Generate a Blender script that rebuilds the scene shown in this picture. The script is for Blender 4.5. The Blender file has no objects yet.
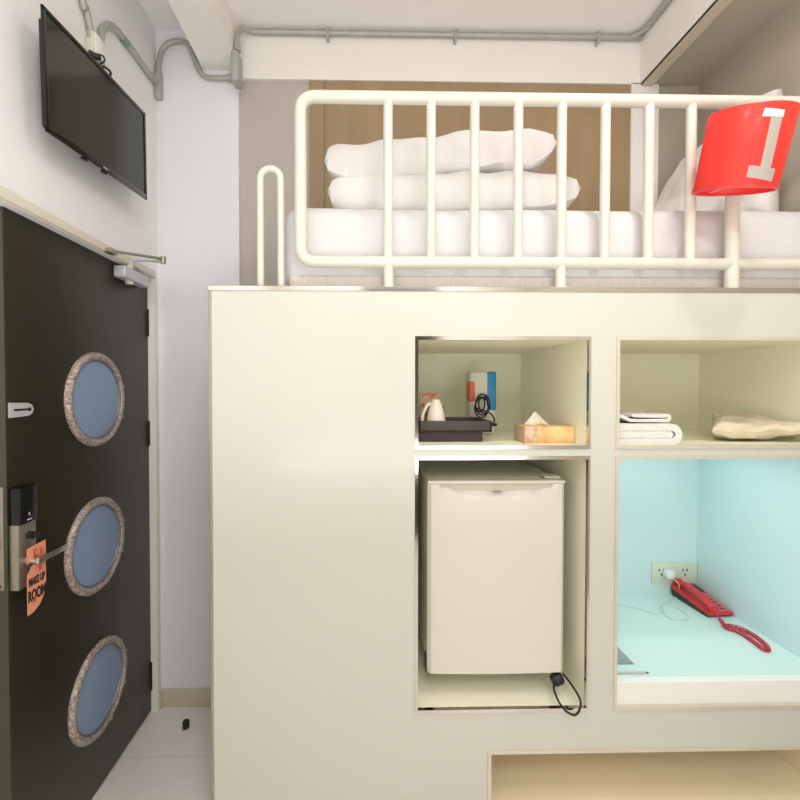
import bpy, bmesh, math, random
from mathutils import Vector, Matrix, noise
random.seed(7)
PI = math.pi
C = bpy.context.scene.collection
V = Vector

# ------------------------------------------------------------------ camera
F = 440.0
CAM = V((0, 0, 1.5))
YAW, PITCH = math.radians(-1.1), math.radians(-1.0)
VPX, VPY = 367.0, 388.0
cam = bpy.data.cameras.new('camera')
co = bpy.data.objects.new('camera', cam)
C.objects.link(co)
co.location = CAM
co.rotation_euler = (PI / 2 + PITCH, 0, YAW)
R = co.rotation_euler.to_matrix()
d = R.transposed() @ V((0, 1, 0))
SX = (400 + F * d.x / -d.z - VPX)
SY = (VPY - 400 + F * d.y / -d.z)
cam.sensor_width = 36
cam.lens = F / 800 * 36
cam.shift_x = SX / 800
cam.shift_y = SY / 800
cam.clip_start = 0.02
bpy.context.scene.camera = co


def ray(px, py):
    return R @ V(((px - 400 + SX) / F, -(py - 400 - SY) / F, -1))


def PY(px, py, Y):
    r = ray(px, py)
    return CAM + r * ((Y - CAM.y) / r.y)


def PX(px, py, X):
    r = ray(px, py)
    return CAM + r * ((X - CAM.x) / r.x)


def PZ(px, py, Z):
    r = ray(px, py)
    return CAM + r * ((Z - CAM.z) / r.z)


# --------------------------------------------------------------- materials
def srgb(c):
    return tuple(((v / 255) / 12.92 if v / 255 <= .04045 else ((v / 255 + .055) / 1.055) ** 2.4) for v in c) + (1,)


def mat(name, col, rough=.5, metal=0, var=.03, scale=8, bump=0, bscale=60, spec=.5, coat=0, stretch=None):
    m = bpy.data.materials.new(name)
    m.use_nodes = True
    nt = m.node_tree
    b = nt.nodes['Principled BSDF']
    c = srgb(col)
    tc = nt.nodes.new('ShaderNodeTexCoord')
    mp = nt.nodes.new('ShaderNodeMapping')
    nt.links.new(tc.outputs['Object'], mp.inputs['Vector'])
    if stretch:
        mp.inputs['Scale'].default_value = stretch
    n = nt.nodes.new('ShaderNodeTexNoise')
    n.inputs['Scale'].default_value = scale
    n.inputs['Detail'].default_value = 4
    nt.links.new(mp.outputs[0], n.inputs['Vector'])
    r = nt.nodes.new('ShaderNodeValToRGB')
    r.color_ramp.elements[0].position = .3
    r.color_ramp.elements[1].position = .7
    r.color_ramp.elements[0].color = tuple(max(0, v * (1 - var)) for v in c[:3]) + (1,)
    r.color_ramp.elements[1].color = tuple(min(1, v * (1 + var)) for v in c[:3]) + (1,)
    nt.links.new(n.outputs['Fac'], r.inputs['Fac'])
    nt.links.new(r.outputs['Color'], b.inputs['Base Color'])
    b.inputs['Roughness'].default_value = rough
    b.inputs['Metallic'].default_value = metal
    b.inputs['Specular IOR Level'].default_value = spec
    b.inputs['Coat Weight'].default_value = coat
    if bump:
        n2 = nt.nodes.new('ShaderNodeTexNoise')
        n2.inputs['Scale'].default_value = bscale
        nt.links.new(mp.outputs[0], n2.inputs['Vector'])
        bp = nt.nodes.new('ShaderNodeBump')
        bp.inputs['Strength'].default_value = bump
        bp.inputs['Distance'].default_value = .01
        nt.links.new(n2.outputs['Fac'], bp.inputs['Height'])
        nt.links.new(bp.outputs[0], b.inputs['Normal'])
    m['ramp'] = 1
    return m


def ramp_of(m):
    return [n for n in m.node_tree.nodes if n.type == 'VALTORGB'][0]


WALL = mat('wall_paint', (238, 237, 237), .85, var=.015, scale=2, bump=.05, bscale=120)
CEIL = mat('ceiling_paint', (243, 240, 238), .9, var=.015, scale=2, bump=.04)
COLM = mat('column_paint', (232, 234, 238), .85, var=.015, scale=2, bump=.05)
BEAM = mat('beam_paint', (242, 239, 234), .85, var=.015, scale=2, bump=.04)
MAUVE = mat('mauve_paint', (190, 181, 176), .85, var=.02, scale=2, bump=.05)
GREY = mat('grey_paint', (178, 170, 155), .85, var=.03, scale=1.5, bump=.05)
BROWN = mat('brown_laminate', (160, 136, 104), .6, var=.08, scale=3, stretch=(4, 1, .4))
SKIRT = mat('skirting_beige', (206, 197, 176), .6, var=.02)
JAMB = mat('door_frame_cream', (222, 215, 200), .55, var=.02)
DOORM = mat('dark_door_laminate', (38, 34, 18), .38, var=.18, scale=2.2, bump=.03, bscale=40, spec=.5)
DOORE = mat('door_edge_green', (68, 72, 56), .5, var=.08)
PORT = mat('aged_copper', (178, 164, 156), .45, metal=.4, var=.6, scale=110, bump=.5, bscale=90)
PORTD = mat('porthole_inner_ring', (120, 118, 122), .4, metal=.4, var=.2, scale=40)
FROST = mat('frosted_blue_glass', (138, 160, 192), .55, var=.04, scale=5)
LIGHTM = mat('chrome_pale_reflection', (214, 209, 192), .3, metal=.25, var=.03)  # right-hand chrome frames: their pale reflection is put into the base colour
CHROME = mat('chrome', (214, 210, 204), .1, metal=1, var=.03)
SATIN = mat('satin_steel', (170, 166, 152), .35, metal=.8, var=.06, scale=30)
SILVER = mat('silver_paint', (200, 201, 203), .45, metal=.25, var=.03)
GALV = mat('galvanised_pipe', (178, 178, 170), .5, metal=.35, var=.08, scale=20)
GALVB = mat('galvanised_box', (178, 179, 174), .55, metal=.25, var=.05)
BLACKG = mat('black_gloss', (14, 14, 12), .12, var=.1)
SCREEN = mat('tv_screen', (28, 30, 22), .12, var=.1, spec=.6)
BLACK = mat('black_plastic', (26, 25, 26), .5, var=.1)
DARKG = mat('dark_green_black_plastic', (32, 46, 44), .45, var=.1)
CREAM = mat('cabinet_cream', (205, 205, 194), .28, var=.012, scale=1.5, coat=.1)
LINER = mat('niche_cream', (247, 245, 222), .5, var=.012, scale=2)
LOWL = mat('warm_beige_liner', (246, 233, 204), .4, var=.04, scale=2)
CYAN = mat('mint_liner', (212, 236, 237), .45, var=.015, scale=2)
DESKM = mat('mint_worktop', (210, 234, 229), .35, var=.015, scale=3)
WHITE = mat('white_lacquer', (240, 240, 236), .35, var=.01)
RAILM = mat('cream_rail_enamel', (216, 213, 201), .3, var=.012)
LINEN = mat('white_linen', (220, 217, 213), .9, var=.02, scale=12, bump=.35, bscale=40)
LINENB = mat('beige_linen', (220, 208, 184), .9, var=.03, scale=12, bump=.4, bscale=40)
TOWEL = mat('white_towel', (252, 249, 244), .95, var=.03, scale=90, bump=.8, bscale=300)
FRID = mat('fridge_white', (216, 213, 202), .3, var=.012, scale=2, coat=.1)
FRIDD = mat('grip_shade_and_hinge', (196, 191, 172), .4, var=.02)  # hinge cover tone, also shade painted into the grip recess
TRAYM = mat('tray_dark', (62, 54, 50), .5, var=.06)
CERAM = mat('white_ceramic', (236, 228, 214), .2, var=.01)
ORANGE = mat('orange_print', (214, 112, 80), .5, var=.15, scale=60)
BLUE = mat('blue_print', (20, 132, 178), .4, var=.08, scale=30)
OFFW = mat('offwhite_plastic', (214, 214, 198), .4, var=.02)
SOCK = mat('socket_plate', (214, 222, 206), .4, var=.01)
RED = mat('red_plastic', (214, 52, 58), .3, var=.05)
KEYM = mat('rose_keypad', (206, 124, 118), .45, var=.1, scale=60)
CORDR = mat('red_cord', (206, 62, 84), .4, var=.1)
CLEARC = mat('clear_white_cable', (206, 224, 212), .3, var=.02)
CARDM = mat('grey_card', (140, 154, 152), .4, var=.3, scale=70)
SALMON = mat('salmon_card', (238, 158, 128), .6, var=.03)
REDINK = mat('red_ink', (206, 84, 70), .6)
INK = mat('dark_ink', (48, 36, 30), .6)
GREYMK = mat('grey_mark', (176, 168, 160), .6, var=.02)
LITMK = mat('lit_grey_mark', (246, 244, 240), .5)  # top serif of the grey letter, its lit look painted as white
TISSUE = mat('tissue_paper', (240, 236, 218), .9, var=.02)
RUBBER = mat('black_rubber', (20, 18, 16), .6)

# special materials
def banded(m, axis, scale, strength, dist=.004):
    """fine ribs as bump on a fabric"""
    nt = m.node_tree
    b = nt.nodes['Principled BSDF']
    w = nt.nodes.new('ShaderNodeTexWave')
    w.bands_direction = axis
    w.inputs['Scale'].default_value = scale
    w.inputs['Distortion'].default_value = 1.6
    w.inputs['Detail'].default_value = 3
    tc = nt.nodes.new('ShaderNodeTexCoord')
    nt.links.new(tc.outputs['Object'], w.inputs['Vector'])
    bp = nt.nodes.new('ShaderNodeBump')
    bp.inputs['Strength'].default_value = strength
    bp.inputs['Distance'].default_value = dist
    nt.links.new(w.outputs['Fac'], bp.inputs['Height'])
    nt.links.new(bp.outputs[0], b.inputs['Normal'])


SHEET = mat('ribbed_white_sheet', (212, 211, 211), .9, var=.02, scale=6)
banded(SHEET, 'Z', 45, .15)
VALANCE = mat('ribbed_bed_base_cover', (222, 214, 208), .9, var=.02, scale=6)
banded(VALANCE, 'X', 60, .5)

# marble tile floor
FLOORM = mat('pale_marble_tile', (214, 203, 197), .25, var=.03, scale=1.5, coat=.1)
nt = FLOORM.node_tree
bk = nt.nodes.new('ShaderNodeTexBrick')
bk.offset = 0
bk.inputs['Scale'].default_value = 1
bk.inputs['Brick Width'].default_value = .6
bk.inputs['Row Height'].default_value = .6
bk.inputs['Mortar Size'].default_value = .0015
bk.inputs['Mortar'].default_value = srgb((220, 211, 205))
tc = nt.nodes.new('ShaderNodeTexCoord')
mp = nt.nodes.new('ShaderNodeMapping')
mp.inputs['Location'].default_value = (.50, .02, 0)
mp.inputs['Rotation'].default_value = (0, 0, 0)
nt.links.new(tc.outputs['Object'], mp.inputs[0])
nt.links.new(mp.outputs[0], bk.inputs['Vector'])
vn = nt.nodes.new('ShaderNodeTexNoise')
vn.inputs['Scale'].default_value = 2.2
vn.inputs['Distortion'].default_value = 2.5
vn.inputs['Detail'].default_value = 6
nt.links.new(mp.outputs[0], vn.inputs['Vector'])
vr = nt.nodes.new('ShaderNodeValToRGB')
vr.color_ramp.elements[0].position = .47
vr.color_ramp.elements[0].color = srgb((240, 233, 228))
vr.color_ramp.elements[1].position = .5
vr.color_ramp.elements[1].color = srgb((236, 228, 223))
e = vr.color_ramp.elements.new(.53)
e.color = srgb((240, 233, 228))
nt.links.new(vn.outputs['Fac'], vr.inputs[0])
nt.links.new(vr.outputs[0], bk.inputs['Color1'])
nt.links.new(vr.outputs[0], bk.inputs['Color2'])
nt.links.new(bk.outputs['Color'], nt.nodes['Principled BSDF'].inputs['Base Color'])

# translucent red shade
SHADE = mat('red_translucent_shade', (255, 78, 68), .4, var=.03, scale=4, coat=.15)
nt = SHADE.node_tree
b = nt.nodes['Principled BSDF']
tr = nt.nodes.new('ShaderNodeBsdfTranslucent')
tr.inputs['Color'].default_value = srgb((255, 96, 84))
mx = nt.nodes.new('ShaderNodeMixShader')
mx.inputs[0].default_value = .45
nt.links.new(b.outputs[0], mx.inputs[1])
nt.links.new(tr.outputs[0], mx.inputs[2])
nt.links.new(mx.outputs[0], nt.nodes['Material Output'].inputs['Surface'])

# floral tissue box
FLORAL = mat('floral_card', (226, 178, 118), .5, var=0)
rr = ramp_of(FLORAL)
[n for n in FLORAL.node_tree.nodes if n.type == 'TEX_NOISE'][0].inputs['Scale'].default_value = 18
rr.color_ramp.elements[0].color = srgb((218, 152, 92))
rr.color_ramp.elements[1].color = srgb((238, 208, 152))
FLORAL2 = mat('floral_card_end', (226, 178, 118), .5, var=0)
rr = ramp_of(FLORAL2)
[n for n in FLORAL2.node_tree.nodes if n.type == 'TEX_NOISE'][0].inputs['Scale'].default_value = 70
rr.color_ramp.elements[0].color = srgb((214, 140, 84))
rr.color_ramp.elements[1].color = srgb((206, 204, 190))
SACHET = mat('patterned_sachet', (200, 180, 150), .5, var=0)
rr = ramp_of(SACHET)
[n for n in SACHET.node_tree.nodes if n.type == 'TEX_NOISE'][0].inputs['Scale'].default_value = 60
rr.color_ramp.elements[0].position = .42
rr.color_ramp.elements[1].position = .6
rr.color_ramp.elements[0].color = srgb((208, 92, 56))
rr.color_ramp.elements[1].color = srgb((190, 186, 160))

GLASS = bpy.data.materials.new('clear_glass')
GLASS.use_nodes = True
b = GLASS.node_tree.nodes['Principled BSDF']
b.inputs['Base Color'].default_value = (.8, .95, .9, 1)
b.inputs['Transmission Weight'].default_value = 1
b.inputs['Roughness'].default_value = .03
BULB = bpy.data.materials.new('lit_bulb')
BULB.use_nodes = True
b = BULB.node_tree.nodes['Principled BSDF']
b.inputs['Emission Color'].default_value = (1, .85, .7, 1)
b.inputs['Emission Strength'].default_value = 3


# ------------------------------------------------------------- mesh builder
class B:
    def __init__(s):
        s.bm = bmesh.new()

    def merge(s, t):
        me = bpy.data.meshes.new('t')
        t.to_mesh(me)
        t.free()
        s.bm.from_mesh(me)
        bpy.data.meshes.remove(me)
        return s

    def box(s, x0, x1, y0, y1, z0, z1, bev=0, seg=2, M=None):
        t = bmesh.new()
        bmesh.ops.create_cube(t, size=1)
        for v in t.verts:
            v.co = V(((x0 + x1) / 2 + v.co.x * (x1 - x0), (y0 + y1) / 2 + v.co.y * (y1 - y0), (z0 + z1) / 2 + v.co.z * (z1 - z0)))
        if bev:
            bmesh.ops.bevel(t, geom=t.edges[:], offset=bev, segments=seg, profile=.5, affect='EDGES')
        if M:
            t.transform(M)
        return s.merge(t)

    def tube(s, pts, r, n=12, closed=False, cap=True):
        pts = [V(p) for p in pts]
        t = s.bm
        N = len(pts)
        rings = []
        up = None
        for i, p in enumerate(pts):
            if closed:
                tan = (pts[(i + 1) % N] - pts[i - 1]).normalized()
            else:
                tan = (pts[min(i + 1, N - 1)] - pts[max(i - 1, 0)]).normalized()
            if up is None:
                a = V((0, 0, 1)) if abs(tan.z) < .9 else V((1, 0, 0))
                up = (a - tan * a.dot(tan)).normalized()
            else:
                up = (up - tan * up.dot(tan)).normalized()
            sd = tan.cross(up)
            rr_ = r(i / (N - 1)) if callable(r) else r
            rings.append([t.verts.new(p + (up * math.cos(2 * PI * k / n) + sd * math.sin(2 * PI * k / n)) * rr_) for k in range(n)])
        for i in range(N if closed else N - 1):
            A, Bq = rings[i], rings[(i + 1) % N]
            for k in range(n):
                t.faces.new((A[k], A[(k + 1) % n], Bq[(k + 1) % n], Bq[k]))
        if cap and not closed:
            t.faces.new(rings[0][::-1])
            t.faces.new(rings[-1])
        return s

    def cyl(s, p0, p1, r0, r1=None, n=24):
        r1 = r0 if r1 is None else r1
        p0, p1 = V(p0), V(p1)
        return s.tube([p0, p1], lambda u: r0 + (r1 - r0) * u, n)

    def lathe(s, prof, M=None, n=40, close=False):
        """prof: list of (r,z) around local z"""
        t = bmesh.new()
        rings = []
        for (r, z) in prof:
            if r < 1e-6:
                rings.append([t.verts.new((0, 0, z))])
            else:
                rings.append([t.verts.new((r * math.cos(2 * PI * k / n), r * math.sin(2 * PI * k / n), z)) for k in range(n)])
        seq = list(zip(rings, rings[1:])) + ([(rings[-1], rings[0])] if close else [])
        for a, c in seq:
            for k in range(n):
                q = [a[k % len(a)], a[(k + 1) % len(a)], c[(k + 1) % len(c)], c[k % len(c)]]
                u = []
                for v in q:
                    if v not in u:
                        u.append(v)
                if len(u) > 2:
                    t.faces.new(u)
        if M:
            t.transform(M)
        return s.merge(t)

    def prism(s, poly, a, b_, fn):
        """poly 2D list; fn(u,v,w)->point; extruded w from a to b_"""
        t = s.bm
        A = [t.verts.new(fn(u, v, a)) for u, v in poly]
        Q = [t.verts.new(fn(u, v, b_)) for u, v in poly]
        n = len(poly)
        f1 = t.faces.new(A)
        f2 = t.faces.new(Q[::-1])
        for k in range(n):
            t.faces.new((A[k], Q[k], Q[(k + 1) % n], A[(k + 1) % n]))
        from mathutils.geometry import tessellate_polygon
        tris = tessellate_polygon([[V((u, v, 0)) for u, v in poly]])
        t.faces.remove(f1)
        t.faces.remove(f2)
        for tr_i in tris:
            t.faces.new([A[k] for k in tr_i])
            t.faces.new([Q[k] for k in tr_i][::-1])
        return s


def obj(name, bd, m, parent=None, smooth=True, kind=None, origin=None, sub=0, solid=0):
    bm = bd.bm
    bmesh.ops.recalc_face_normals(bm, faces=bm.faces[:])
    if parent is not None:
        o0 = V((0, 0, 0))
        p = parent
        while p is not None:
            o0 = o0 + p.location
            p = p.parent
        loc = V((0, 0, 0))
    else:
        if origin is None:
            xs = [v.co.x for v in bm.verts]
            ys = [v.co.y for v in bm.verts]
            zs = [v.co.z for v in bm.verts]
            origin = V(((min(xs) + max(xs)) / 2, (min(ys) + max(ys)) / 2, min(zs)))
        o0 = loc = V(origin)
    for v in bm.verts:
        v.co -= o0
    me = bpy.data.meshes.new(name)
    bm.to_mesh(me)
    bm.free()
    me.materials.append(m)
    if smooth:
        me.shade_smooth() if hasattr(me, 'shade_smooth') else None
        me.set_sharp_from_angle(angle=math.radians(38))
    o = bpy.data.objects.new(name, me)
    C.objects.link(o)
    o.location = loc
    if parent is not None:
        o.parent = parent
    if kind:
        o['kind'] = kind
    if solid:
        md = o.modifiers.new('s', 'SOLIDIFY')
        md.thickness = solid
    if sub:
        md = o.modifiers.new('u', 'SUBSURF')
        md.levels = md.render_levels = sub
    return o


def tag(o, label, cat, group=None):
    o['label'] = label
    o['category'] = cat
    if group:
        o['group'] = group
    return o


def thing(name, label, cat, loc, group=None):
    o = bpy.data.objects.new(name, None)
    o.empty_display_size = .05
    C.objects.link(o)
    o.location = loc
    return tag(o, label, cat, group)


def fillet(pts, rad, seg=8, closed=False):
    pts = [V(p) for p in pts]
    out = []
    N = len(pts)
    for i, p in enumerate(pts):
        if not closed and i in (0, N - 1):
            out.append(p)
            continue
        a, c = pts[i - 1], pts[(i + 1) % N]
        ra = min(rad, (a - p).length * .49, (c - p).length * .49)
        s_, e_ = p + (a - p).normalized() * ra, p + (c - p).normalized() * ra
        for k in range(seg + 1):
            u = k / seg
            out.append(s_ * (1 - u) ** 2 + p * 2 * u * (1 - u) + e_ * u * u)
    return out


def smoothpath(pts, seg=8, closed=False):
    pts = [V(p) for p in pts]
    N = len(pts)
    out = []
    for i in range(N if closed else N - 1):
        if closed:
            p0, p1, p2, p3 = pts[i - 1], pts[i], pts[(i + 1) % N], pts[(i + 2) % N]
        else:
            p0, p1, p2, p3 = pts[max(i - 1, 0)], pts[i], pts[i + 1], pts[min(i + 2, N - 1)]
        for k in range(seg):
            u = k / seg
            out.append(.5 * ((2 * p1) + (p2 - p0) * u + (2 * p0 - 5 * p1 + 4 * p2 - p3) * u * u + (3 * p1 - p0 - 3 * p2 + p3) * u ** 3))
    if not closed:
        out.append(pts[-1])
    return out


def textmesh(name, s, size, M, m, parent, ext=.0006, bold=0):
    cu = bpy.data.curves.new('tx', 'FONT')
    cu.body = s
    cu.size = size
    cu.extrude = ext
    cu.offset = bold
    cu.align_x = 'CENTER'
    cu.align_y = 'CENTER'
    to = bpy.data.objects.new('tx', cu)
    C.objects.link(to)
    dg = bpy.context.evaluated_depsgraph_get()
    me = bpy.data.meshes.new_from_object(to.evaluated_get(dg))
    bpy.data.objects.remove(to)
    bpy.data.curves.remove(cu)
    bd = B()
    bd.bm.from_mesh(me)
    bpy.data.meshes.remove(me)
    bd.bm.transform(M)
    return obj(name, bd, m, parent, smooth=False)


# ------------------------------------------------------------ key dimensions
YF = 1.41            # cabinet face
YN = 2.04            # niche back
YB = 2.09            # back wall
XL = -.97            # left wall
XD = -1.0            # door face
XR = 1.575           # right wall
ZC = 3.15            # ceiling
YC = 2.07            # column face
zb = 2.93             # back and right beam underside
ZBM = 2.963          # beam underside
XC0, XC1 = XL, PY(240, 400, YC).x

# ------------------------------------------------------------------ setting
YBK = -1.6
obj('floor', B().box(-1.3, 1.8, YBK, 2.3, -.06, 0), FLOORM, kind='structure', smooth=False, origin=(0, 0, 0))
obj('ceiling', B().box(-1.3, 1.8, YBK, 2.3, ZC, ZC + .06), CEIL, kind='structure', smooth=False)
bd = B()
bd.box(XL - .25, XL, YBK, 2.3, 2.0, ZC)           # above the door
bd.box(XL - .25, XL, 2.035, 2.3, 0, 2.0)          # beyond the door
bd.box(XL - .25, XL, YBK, .62, 0, 2.0)            # nearer than the door
bd.box(XL - .25, XD - .06, .6, 2.06, 0, 2.02)     # behind the leaf
obj('wall_left', bd, WALL, kind='structure', smooth=False)
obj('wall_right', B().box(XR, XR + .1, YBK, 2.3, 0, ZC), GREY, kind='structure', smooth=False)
xa, xb, xc = PY(310, 200, YB).x, PY(628, 200, YB).x, PY(655, 200, YB).x
obj('wall_back', B().box(XL, 1.8, YB, YB + .1, 0, ZC), MAUVE, kind='structure', smooth=False)
obj('trim_1', B().box(XC0, XC1, YC, YB - .001, 0, ZC - .001), COLM, kind='structure', smooth=False)
# brown laminate panel behind bed with seam strips
bd = B()
x1 = PY(325, 200, YB).x
bd.box(xa, x1 - .003, YB - .012, YB, 1.6, zb + .004)
bd.box(x1 + .003, xb, YB - .012, YB, 1.6, zb + .004)
obj('trim_2', bd, BROWN, kind='structure', smooth=False)
obj('trim_3', B().box(xb, xc, YB - .02, YB, 1.6, zb + .004), BEAM, kind='structure', smooth=False)
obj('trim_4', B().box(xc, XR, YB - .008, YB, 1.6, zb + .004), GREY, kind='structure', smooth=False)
obj('reflection_panel', B().box(-.05, .72, YBK, YBK + .02, 0, 2.6), DOORM, kind='structure', smooth=False)  # unseen panel added behind the camera for dark reflections in the chrome
obj('wall_rear', B().box(-1.3, 1.8, YBK - .1, YBK, 0, ZC), mat('rear_wall_paint', (236, 231, 222), .85), kind='structure', smooth=False)
# beams
XB = PY(640, 60, YC).x
bl = PY(204, 76, YC).x
obj('trim_5', B().box(bl, XC1, YBK, YC, ZBM, ZC), BEAM, kind='structure', smooth=False)
obj('trim_6', B().box(XC1, XB + .06, YC, YB - .0005, zb, ZC), BEAM, kind='structure', smooth=False)
obj('trim_7', B().box(XB, XB + .06, YBK, YC, zb, ZC), BEAM, kind='structure', smooth=False)
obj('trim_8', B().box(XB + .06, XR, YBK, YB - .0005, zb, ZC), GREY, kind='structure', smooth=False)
obj('trim_9', B().box(XB + .009, XB + .055, YBK, YC, zb - .012, zb), SKIRT, kind='structure', smooth=False)
obj('shadow_gap_line', B().box(XB + .003, XB + .009, YBK, YC, zb - .004, zb), BLACK, kind='structure', smooth=False)  # black strip painting the thin shadow line under the beam edge
# skirting on the column foot, turning along the short wall return
bd = B()
zs = .085
bd.box(XC0 + .001, XC1, YC - .012, YC, 0, zs, .004)
bd.box(XL, XL + .01, 2.045, YC - .012, 0, zs, .003)
obj('baseboard_back', bd, SKIRT, kind='structure')
# door frame: head strip over the leaf and jamb beside the hinges
bd = B()
bd.box(XD - .04, XL + .008, .62, 2.04, 2.003, 2.032, .003)
obj('trim_10', bd, JAMB, kind='structure')
obj('trim_11', B().box(XD - .04, XL + .006, 2.036, 2.047, 0, 2.003, .003), JAMB, kind='structure')

# --------------------------------------------------------------------- door
yd0, yd1 = PX(6, 400, XD).y, 2.034
door = obj('door_1', B().box(XD - .042, XD, yd0, yd1, .008, 2.0, .0015), DOORM, kind='structure')
obj('edge_strip', B().box(XD - .041, XD - .001, yd0 - .003, yd0 + .001, .012, 1.998), DOORE, door, smooth=False)
for (px, py) in ((94, 399.5), (94, 546), (97, 690)):
    c = PX(px, py, XD)
    c.y += .012
    M = Matrix.Translation((XD, c.y, c.z)) @ Matrix.Rotation(PI / 2, 4, 'Y')
    ring = obj('porthole_frame', B().lathe([(.147, .0), (.147, .010), (.150, .014), (.159, .017), (.168, .013), (.173, .006), (.173, 0)], M, 72), PORT, door)
    obj('porthole_rim', B().lathe([(.139, .001), (.139, .004), (.142, .009), (.1475, .010), (.1475, .001)], M, 72), PORTD, ring)
    obj('porthole_pane', B().lathe([(0, .003), (.07, .0036), (.140, .003), (.140, .0005), (0, .0005)], M, 72), FROST, ring)
    rv = B()
    for k in range(8):
        a = 2 * PI * k / 8 + .3
        Mr = M @ Matrix.Translation((.16 * math.cos(a), .16 * math.sin(a), .0165))
        rv.lathe([(.006, 0), (.0055, .003), (.003, .0045), (0, .005)], Mr, 12)
    obj('rivets', rv, SATIN, ring)
for (pa, pb) in ((309, 336), (421, 446), (664, 692)):
    za, zb_ = PY(151, pa, 2.02).z, PY(151, pb, 2.02).z
    obj('hinge', B().cyl((XD + .001, 2.033, zb_), (XD + .001, 2.033, za), .0045, n=14), BLACK, door)
# latch face plate on free edge
za, zb_ = PY(4, 487, yd0).z, PY(4, 590, yd0).z
lp = obj('latch_plate', B().box(XD - .033, XD - .008, yd0 - .006, yd0 - .002, zb_, za, .0015), SATIN, door)
zm = (za + zb_) / 2
obj('latch_bolt', B().box(XD - .027, XD - .014, yd0 - .014, yd0 - .005, zm - .03, zm + .0, .002), CHROME, lp)
obj('latch_screws', B().cyl((XD - .02, yd0 - .0075, za - .012), (XD - .02, yd0 - .005, za - .012), .004, n=12).cyl((XD - .02, yd0 - .0075, zb_ + .012), (XD - .02, yd0 - .005, zb_ + .012), .004, n=12), BLACK, lp)
# lock body
a, b2 = PX(19, 490, XD + .03), PX(38.5, 586, XD + .03)
y0, y1 = a.y, b2.y
zt, zbot = PX(28, 486, XD + .03).z, PX(28, 587, XD + .03).z
zsplit = PX(28, 523, XD + .03).z
lock = obj('lock_case', B().box(XD, XD + .026, y0, y1, zbot, zsplit + .002, .003), SATIN, door)
obj('card_reader', B().box(XD, XD + .032, y0, y1, zsplit, zt, .005), BLACKG, lock)
md = B()
for k, (w, dz) in enumerate(((.004, .022), (.018, .009))):
    ym = (y0 + y1) / 2
    md.box(XD + .0318, XD + .0326, ym - w / 2, ym + w / 2, zsplit + dz, zsplit + dz + (.008 if k == 0 else .003))
obj('reader_mark', md, OFFW, lock, smooth=False)
kc = PX(30, 535, XD + .03)
obj('key_cylinder', B().cyl((XD + .02, kc.y, kc.z), (XD + .04, kc.y, kc.z), .011, n=20).cyl((XD + .04, kc.y + .004, kc.z), (XD + .058, kc.y + .004, kc.z - .002), .008, .007, n=16), BLACK, lock)
h0, h1 = PX(40, 559, XD + .06), PX(67, 546, XD + .06)
zh = (h0.z + h1.z) / 2
bd = B()
bd.cyl((XD + .02, h0.y, zh), (XD + .065, h0.y, zh), .012, n=20)
bd.box(XD + .052, XD + .066, h0.y - .012, h1.y, zh - .0095, zh + .0095, .004)
obj('lever_handle', bd, CHROME, lock)
# little security latch plate
a, b2 = PX(9, 403, XD + .003), PX(32.5, 414.5, XD + .003)
ym0, ym1 = a.y, b2.y
zc = (a.z + b2.z) / 2 - .002
hz = .021
poly = [(ym0, zc - hz), (ym1 - .02, zc - hz * .9), (ym1 - .006, zc - hz * .6), (ym1, zc), (ym1 - .006, zc + hz * .6), (ym1 - .02, zc + hz * .9), (ym0, zc + hz)]
sp = obj('security_plate', B().prism(poly, XD, XD + .007, lambda u, v, w: (w, u, v)), SILVER, door)
obj('security_slot', B().box(XD + .0065, XD + .008, ym0 + .012, ym1 - .016, zc - .003, zc + .003, .0008).cyl((XD + .0065, ym1 - .016, zc), (XD + .008, ym1 - .016, zc), .006, n=16), BLACK, sp)
# door closer
yc0, yc1 = PX(117, 270, XD + .045).y + .05, PX(149, 275, XD + .045).y
closer = obj('door_closer', B().box(XD, XD + .05, yc0, yc1, 1.938, 1.985, .008, 3), SILVER, door)
obj('closer_cap', B().cyl((XD + .027, yc0 + .07, 1.925), (XD + .027, yc0 + .07, 2.02), .015, n=20), OFFW, closer)
el = V((-.835, 1.83, 2.018))
pv = V((XD + .027, yc0 + .07, 2.022))
fr = PX(112, 251, XL + .02)
bd = B()
bd.tube([pv, pv * .5 + el * .5 + V((0, 0, .004)), el], .007, 10)
obj('closer_arm', bd, SILVER, closer)
bd = B().tube([el + V((0, 0, .012)), V((XL + .02, fr.y, fr.z))], .0055, 10)
bd.cyl(el + V((0, 0, -.008)), el + V((0, 0, .02)), .011, n=16)
obj('closer_forearm', bd, SATIN, closer)
obj('closer_bracket', B().box(XL, XL + .03, fr.y - .022, fr.y + .022, fr.z - .010, fr.z + .008, .003), SATIN, closer)

# "make up room" door hanger
xh = XD + .046
hy0, hy1 = PX(27, 580, xh).y, PX(45.5, 560, xh).y
ztop = PX(36, 545, xh).z
zlow = PX(28, 616, xh).z
w = hy1 - hy0
hy = h0.y
root = thing('door_hanger', 'salmon make up room card hanging on the lever handle of the dark door', 'door hanger', (xh, (hy0 + hy1) / 2, zlow))
rh = .0145
poly = [(hy0, ztop), (hy1, ztop + .004)]
zc0 = zlow + .075
for k in range(9):
    u = k / 8 * PI / 2
    poly.append((hy0 + w * math.cos(u) ** .8, zc0 - (zc0 - zlow) * math.sin(u)))
zhole = zh
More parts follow.
